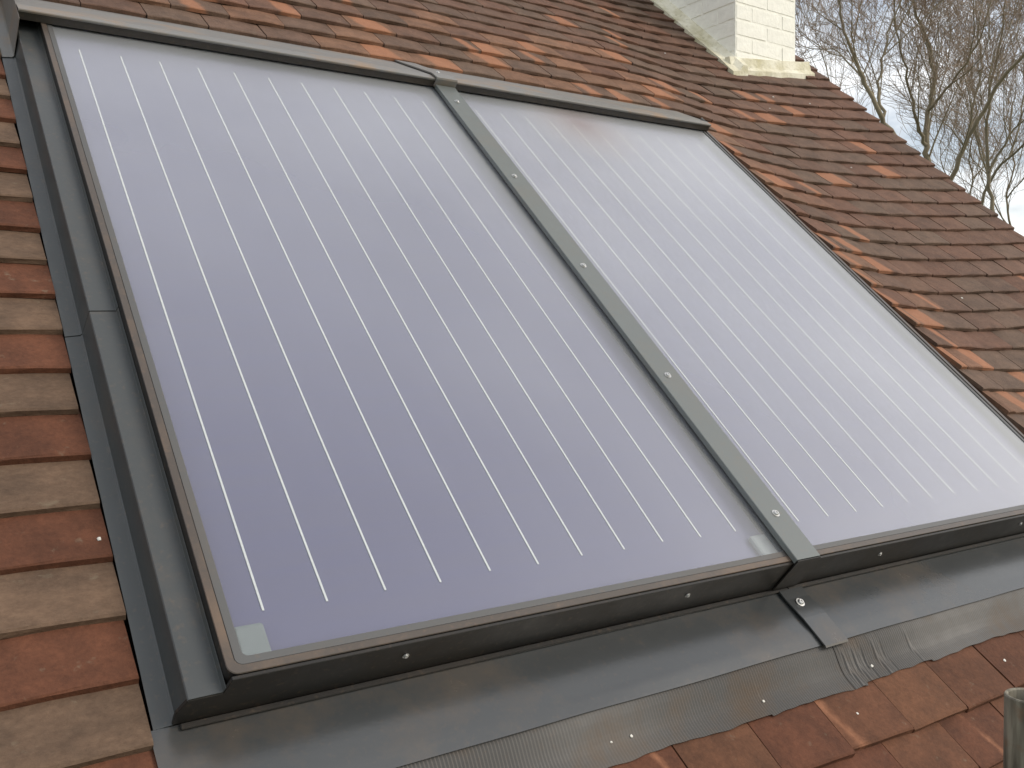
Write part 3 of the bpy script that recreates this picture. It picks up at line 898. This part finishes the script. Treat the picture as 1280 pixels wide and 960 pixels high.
head(XA - 0.053, 1.084, 'dusty top flashing above the violet collector, ending in a cap by the tan tiles', True, False)
h2 = head(1.086, 2.275, 'dusty top flashing above the pale collector, ending at the bright orange tile', False, True)

# cover strips
t = roof_empty('cover_strip', 1.085, -0.118, 0.033)
tag(t, 'long grey cover strip with five screws between the two solar collectors', 'cover strip')
mb = MB(); mb.sheet([(1.050, 0.0318), (1.0502, 0.0425), (1.0515, 0.0438), (1.1205, 0.0438), (1.122, 0.0425), (1.1222, 0.0318)], -0.119, 1.792, 0.0012)
rbuild(mb, 'sheet', STRIP, t, bevel=0.0006, seg=1)
mb = MB(); mb.box(1.0505, 1.1215, -0.1225, -0.1195, -0.052, 0.0425); rbuild(mb, 'folded_end', FRONT, t, bevel=0.0006, seg=1)
for v in (1.688, 1.267, 0.845, 0.4225, -0.003): screw(t, 1.083 + (0.004 if v < 0.2 else 0), v, 0.0438)

t = roof_empty('cover_strip', 1.10, -0.2, -0.05)
tag(t, 'short grey cover strip with one screw on the apron below the collectors', 'cover strip')
mb = MB(); mb.sheet([(-0.272, -0.0425), (-0.268, -0.0402), (-0.2, -0.0445), (-0.15, -0.0525), (-0.126, -0.0540)], 1.066, 1.136, 0.004, axis='u')
rbuild(mb, 'sheet', APRON, t, bevel=0.0006, seg=1)
screw(t, 1.094, -0.163, -0.0495, 'h', 1.1)

t = roof_empty('cover_strip', 1.083, 1.8, 0.06)
tag(t, 'short cover strip folded over the top flashing joint between the collectors', 'cover strip')
mb = MB(); mb.sheet([(1.789, 0.0355), (1.7855, 0.064), (1.788, 0.0695), (1.83, 0.063), (2.02, -0.004), (2.09, -0.028)], 1.046, 1.122, 0.005, axis='u')
rbuild(mb, 'sheet', HEADM, t, bevel=0.0006, seg=1)
screw(t, 1.083, 1.855, 0.0545, 'h', 0.8)

# ------------------------------------------------------------------ scaffold pole by the eaves
d = px_dir(1286, 869)
pc = CAMW + d * (1.15 * S / d.dot(fwd))
mb = MB(); n = 28; ro, ri = 0.0245, 0.0205
loops = [(ro, 0.0), (ro, pc.z - 0.0015), (ro - 0.001, pc.z), (ri + 0.001, pc.z), (ri, pc.z - 0.0015), (ri, 0.0)]
for r_, z_ in loops: mb.v += [(r_ * math.cos(2 * math.pi * i / n), r_ * math.sin(2 * math.pi * i / n), z_) for i in range(n)]
k = len(loops)
mb.f = [(a * n + i, a * n + (i + 1) % n, ((a + 1) % k) * n + (i + 1) % n, ((a + 1) % k) * n + i) for a in range(k) for i in range(n)]
o = mb.build('scaffold_pole', POLE, smooth=False); o.location = (pc.x, pc.y, 0)
tag(o, 'weathered green grey scaffold pole with open end rising past the eaves tiles', 'pole')

# ------------------------------------------------------------------ crumbs of mortar
def crumb_mesh(i):
    r = random.Random(700 + i); bm = bmesh.new(); bmesh.ops.create_icosphere(bm, subdivisions=1, radius=1)
    for v in bm.verts: v.co = v.co * r.uniform(0.6, 1.1); v.co.z *= 0.6
    me = bpy.data.meshes.new('crumb'); bm.to_mesh(me); bm.free(); me.materials.append(CRUMB); return me
CR = [crumb_mesh(i) for i in range(4)]
def at_px(x, y, f):
    h = -0.05
    dd = R_CV.T @ np.array([(x - 640) / FPX, (y - 480) / FPX, 1.0])
    for _ in range(6):
        s = (h - CAM_UVH[2]) / dd[2]; P = CAM_UVH + s * dd; h = f(P[0], P[1])
    return P[0], P[1], h
def skirt_h(u, v): return HS + lift(u, v) - (v + 0.4636) * math.tan(TILT) + 0.007
CRUMBS = [(124, 674, .0045, surf, 'tile'), (1071, 892, .0035, surf, 'tile'), (1255, 826, .004, surf, 'tile'), (966, 122, .007, surf, 'tile'), (962, 136, .005, surf, 'tile'),
          (1012, 130, .005, surf, 'tile'), (1202, 373, .005, surf, 'tile'), (831, 67, .005, surf, 'tile'), (1064, 210, .005, surf, 'tile'),
          (1089, 833, .004, skirt_h, 'skirt'), (1122, 805, .003, skirt_h, 'skirt'), (1032, 818, .003, skirt_h, 'skirt'), (764, 928, .003, skirt_h, 'skirt'), (789, 921, .0035, skirt_h, 'skirt'), (954, 877, .003, skirt_h, 'skirt')]
for i, (x, y, r_, f, where) in enumerate(CRUMBS):
    u, v, h = at_px(x, y, f)
    o = link('mortar_crumb', CR[i % 4], None, MR @ Matrix.Translation((u, v, h + r_ * 0.4)) @ Matrix.Rotation(rng.uniform(0, 6), 4, 'Z') @ Matrix.Scale(r_, 4))
    if where == 'tile': tag(o, 'tiny white crumb of mortar lying on a roof tile', 'crumb', 'mortar crumbs on the tiles')
    else: tag(o, 'tiny white crumb of mortar lying on the pleated grey skirt', 'crumb', 'mortar crumbs on the pleated skirt')

# ------------------------------------------------------------------ bare trees behind the gable
class Tubes:
    def __init__(self): self.v = []; self.f = []
    def tube(self, pts, rads, n):
        b = len(self.v); m = len(pts)
        for i, p in enumerate(pts):
            t = (pts[min(m - 1, i + 1)] - pts[max(0, i - 1)]).normalized()
            a = t.cross(Vector((0.3, 0.9, 0.1)))
            if a.length < 1e-3: a = t.cross(Vector((1, 0, 0)))
            a.normalize(); c = t.cross(a)
            for k in range(n):
                an = 2 * math.pi * k / n
                q = p + (a * math.cos(an) + c * math.sin(an)) * rads[i]
                self.v.append((q.x, q.y, q.z))
        for i in range(m - 1):
            for k in range(n):
                self.f.append((b + i * n + k, b + i * n + (k + 1) % n, b + (i + 1) * n + (k + 1) % n, b + (i + 1) * n + k))
    def mesh(self, name, mat, loc):
        me = bpy.data.meshes.new(name)
        me.from_pydata([(x - loc[0], y - loc[1], z - loc[2]) for x, y, z in self.v], [], self.f)
        me.materials.append(mat)
        for p in me.polygons: p.use_smooth = True
        return me

def smooth_path(pts, sub=4):
    out = []
    for i in range(len(pts) - 1):
        p0 = pts[max(0, i - 1)]; p1_ = pts[i]; p2_ = pts[i + 1]; p3 = pts[min(len(pts) - 1, i + 2)]
        for k in range(sub):
            t = k / sub
            out.append(0.5 * ((2 * p1_) + (p2_ - p0) * t + (2 * p0 - 5 * p1_ + 4 * p2_ - p3) * t * t + (3 * p1_ - p0 - 3 * p2_ + p3) * t ** 3))
    out.append(pts[-1]); return out

def grow(T_limb, T_twig, r, start, direc, length, rad, level, maxlev):
    seg = 5 if level < 3 else 4
    pts = [start]; d = direc.normalized(); p = start.copy()
    bend = Vector((r.uniform(-1, 1), r.uniform(-1, 1), r.uniform(-0.3, 1.0))) * 0.16
    for i in range(seg):
        d = (d + bend * 0.7 + Vector((r.gauss(0, .10), r.gauss(0, .10), r.gauss(0.03, .10)))).normalized()
        p = p + d * (length / seg); pts.append(p.copy())
    rads = [max(0.0030, rad * (1 - 0.78 * i / seg)) for i in range(seg + 1)]
    (T_limb if level <= 1 else T_twig).tube(pts, rads, 5 if level <= 1 else (4 if level == 2 else 3))
    if level >= maxlev: return
    nchild = {0: 8, 1: 8, 2: 7, 3: 4}.get(level, 3)
    for c in range(nchild):
        f = 0.18 + 0.80 * (c + r.random() * 0.8) / nchild
        k = min(seg - 1, int(f * seg)); fr = f * seg - k
        q = pts[k].lerp(pts[k + 1], min(1, fr)); t = (pts[k + 1] - pts[k]).normalized()
        ax = t.orthogonal().normalized(); ax.rotate(Matrix.Rotation(r.uniform(0, 2 * math.pi), 3, t))
        nd = t.copy(); nd.rotate(Matrix.Rotation(r.uniform(0.45, 0.95), 3, ax)); nd.z += 0.12
        grow(T_limb, T_twig, r, q, nd, length * r.uniform(0.42, 0.68) * (1.1 - 0.35 * f), rads[k] * r.uniform(0.45, 0.62), level + 1, maxlev)

def px_point(x, y, dist, dd=0.0):
    d = px_dir(x, y); hd = math.hypot(d.x, d.y)
    return CAMW + d * ((dist + dd) / hd)

def tree(limbs, dist, label, seed, dens=1.0):
    r = random.Random(seed)
    a = Vector(limbs[1][0][0]); b = Vector(limbs[1][0][1])
    root = px_point(a.x, a.y, dist)
    lean = (px_point(b.x, b.y, dist) - root); lean = lean / max(0.2, lean.z)
    base = Vector((root.x - lean.x * root.z * 0.30, root.y - lean.y * root.z * 0.30, -0.1))
    loc = (base.x, base.y, 0.0)
    e = bpy.data.objects.new('bare_tree', None); C.objects.link(e); e.location = loc
    tag(e, label, 'tree', 'bare winter trees behind the gable')
    Tr, Tl, Tw = Tubes(), Tubes(), Tubes()
    for li, (pl, r0, r1) in enumerate(limbs[1:]):
        r0 *= 0.52; r1 *= 0.5
        dz = r.uniform(-1, 1)
        P = [px_point(x, y, dist, dz * 0.9 * i / max(1, len(pl) - 1)) for i, (x, y) in enumerate(pl)]
        cut = 0
        if li == 0:
            P = [base, base.lerp(root, 0.5) + Vector((lean.x, lean.y, 0)) * -0.4, root - lean * 1.2] + P[0:]
            cut = 12
        S_ = smooth_path(P, 4)
        if cut:
            Tr.tube(S_[:cut + 1], [r0 * (1.9 - 0.9 * i / cut) for i in range(cut + 1)], 9)
        rest = S_[cut:]
        m = len(rest)
        rest = [p + Vector((r.gauss(0, .012), r.gauss(0, .012), 0)) * (1 if 0 < i < m - 1 else 0) for i, p in enumerate(rest)]
        rr = [r0 + (r1 - r0) * (i / (m - 1)) ** 0.8 for i in range(m)]
        Tl.tube(rest, rr, 7)
        L = sum((rest[i + 1] - rest[i]).length for i in range(m - 1))
        nb = int(L * 3.4 * dens)
        for b_ in range(nb):
            f = 0.02 + 0.98 * (b_ + r.random()) / nb
            k = min(m - 2, int(f * (m - 1))); q = rest[k].lerp(rest[k + 1], f * (m - 1) - k); t = (rest[k + 1] - rest[k]).normalized()
            ax = t.orthogonal().normalized(); ax.rotate(Matrix.Rotation(r.uniform(0, 2 * math.pi), 3, t))
            nd = t.copy(); nd.rotate(Matrix.Rotation(r.uniform(0.45, 1.0), 3, ax)); nd.z += 0.15
            grow(Tl, Tw, r, q, nd, r.uniform(0.8, 2.3), max(0.009, rr[k] * r.uniform(0.25, 0.5)), 1, 3)
        t = (rest[-1] - rest[-2]).normalized()
        grow(Tl, Tw, r, rest[-1], t, 2.6, r1 * 0.95, 0, 3)
    link('trunk', Tr.mesh('trunk', BARK, loc), e)
    link('branches', Tl.mesh('branches', BARK, loc), e)
    tag(link('twigs', Tw.mesh('twigs', TWIG, loc), e), kind='stuff')
    return e
tree([(1160, 215), ([(1160, 215), (1158, 185), (1160, 140), (1168, 100), (1160, 55), (1146, 20), (1138, -25)], .085, .035),
      ([(1158, 182), (1147, 155), (1138, 118), (1130, 75), (1118, 30)], .055, .02),
      ([(1160, 138), (1182, 112), (1207, 78), (1228, 40)], .045, .02)], 14.5,
     'forked bare tree with mossy trunk showing above the middle of the tiled verge', 5)
tree([(1122, 178), ([(1122, 178), (1100, 140), (1082, 105), (1068, 72), (1055, 40), (1048, 0)], .07, .025),
      ([(1104, 146), (1098, 112), (1103, 75), (1112, 35)], .045, .02),
      ([(1085, 110), (1060, 78), (1038, 58)], .035, .012)], 13.0,
     'leaning bare tree whose branches reach out beside the cream chimney', 8)
tree([(1180, 245), ([(1180, 245), (1205, 185), (1228, 140), (1252, 100), (1282, 66), (1310, 40)], .075, .04),
      ([(1212, 170), (1217, 130), (1226, 85), (1222, 35)], .045, .02)], 16.0,
     'bare tree with a long limb slanting away from the chimney over the verge', 21, 0.75)
tree([(1240, 262), ([(1240, 262), (1236, 215), (1233, 165), (1238, 110), (1250, 60), (1255, 10)], .065, .03),
      ([(1236, 215), (1262, 170), (1290, 140)], .05, .02)], 17.5,
     'upright bare tree with straight stem just behind the slanting limb', 34, 0.7)
tree([(1215, 300), ([(1215, 300), (1238, 225), (1270, 190), (1300, 160)], .06, .03),
      ([(1238, 225), (1225, 190), (1215, 150), (1200, 110)], .045, .015),
      ([(1262, 196), (1275, 150), (1280, 90), (1272, 40)], .04, .015)], 19.0,
     'bare tree with low spreading boughs farthest down the verge', 55, 0.6)

tree([(1195, 310), ([(1195, 310), (1204, 265), (1216, 228), (1212, 190), (1222, 150), (1216, 105)], .05, .02),
      ([(1204, 262), (1185, 228), (1176, 190), (1182, 150)], .035, .012),
      ([(1215, 225), (1240, 195), (1256, 160), (1262, 120)], .035, .012)], 24.0,
     'slim bare tree standing farther back behind the slanting limb', 71, 0.8)
tree([(1262, 330), ([(1262, 330), (1264, 285), (1258, 245), (1268, 205), (1262, 160), (1270, 110)], .05, .02),
      ([(1263, 288), (1243, 255), (1228, 225), (1222, 195)], .035, .012),
      ([(1259, 248), (1282, 218), (1300, 180)], .035, .012)], 22.0,
     'twiggy bare tree at the low end of the visible verge', 83, 0.95)
tree([(1060, 200), ([(1060, 200), (1052, 150), (1040, 110), (1030, 75), (1020, 40), (1024, 0)], .045, .015),
      ([(1040, 110), (1024, 92), (1010, 78)], .03, .01)], 26.0,
     'thin distant bare tree seen close beside the chimney stack', 97, 0.8)
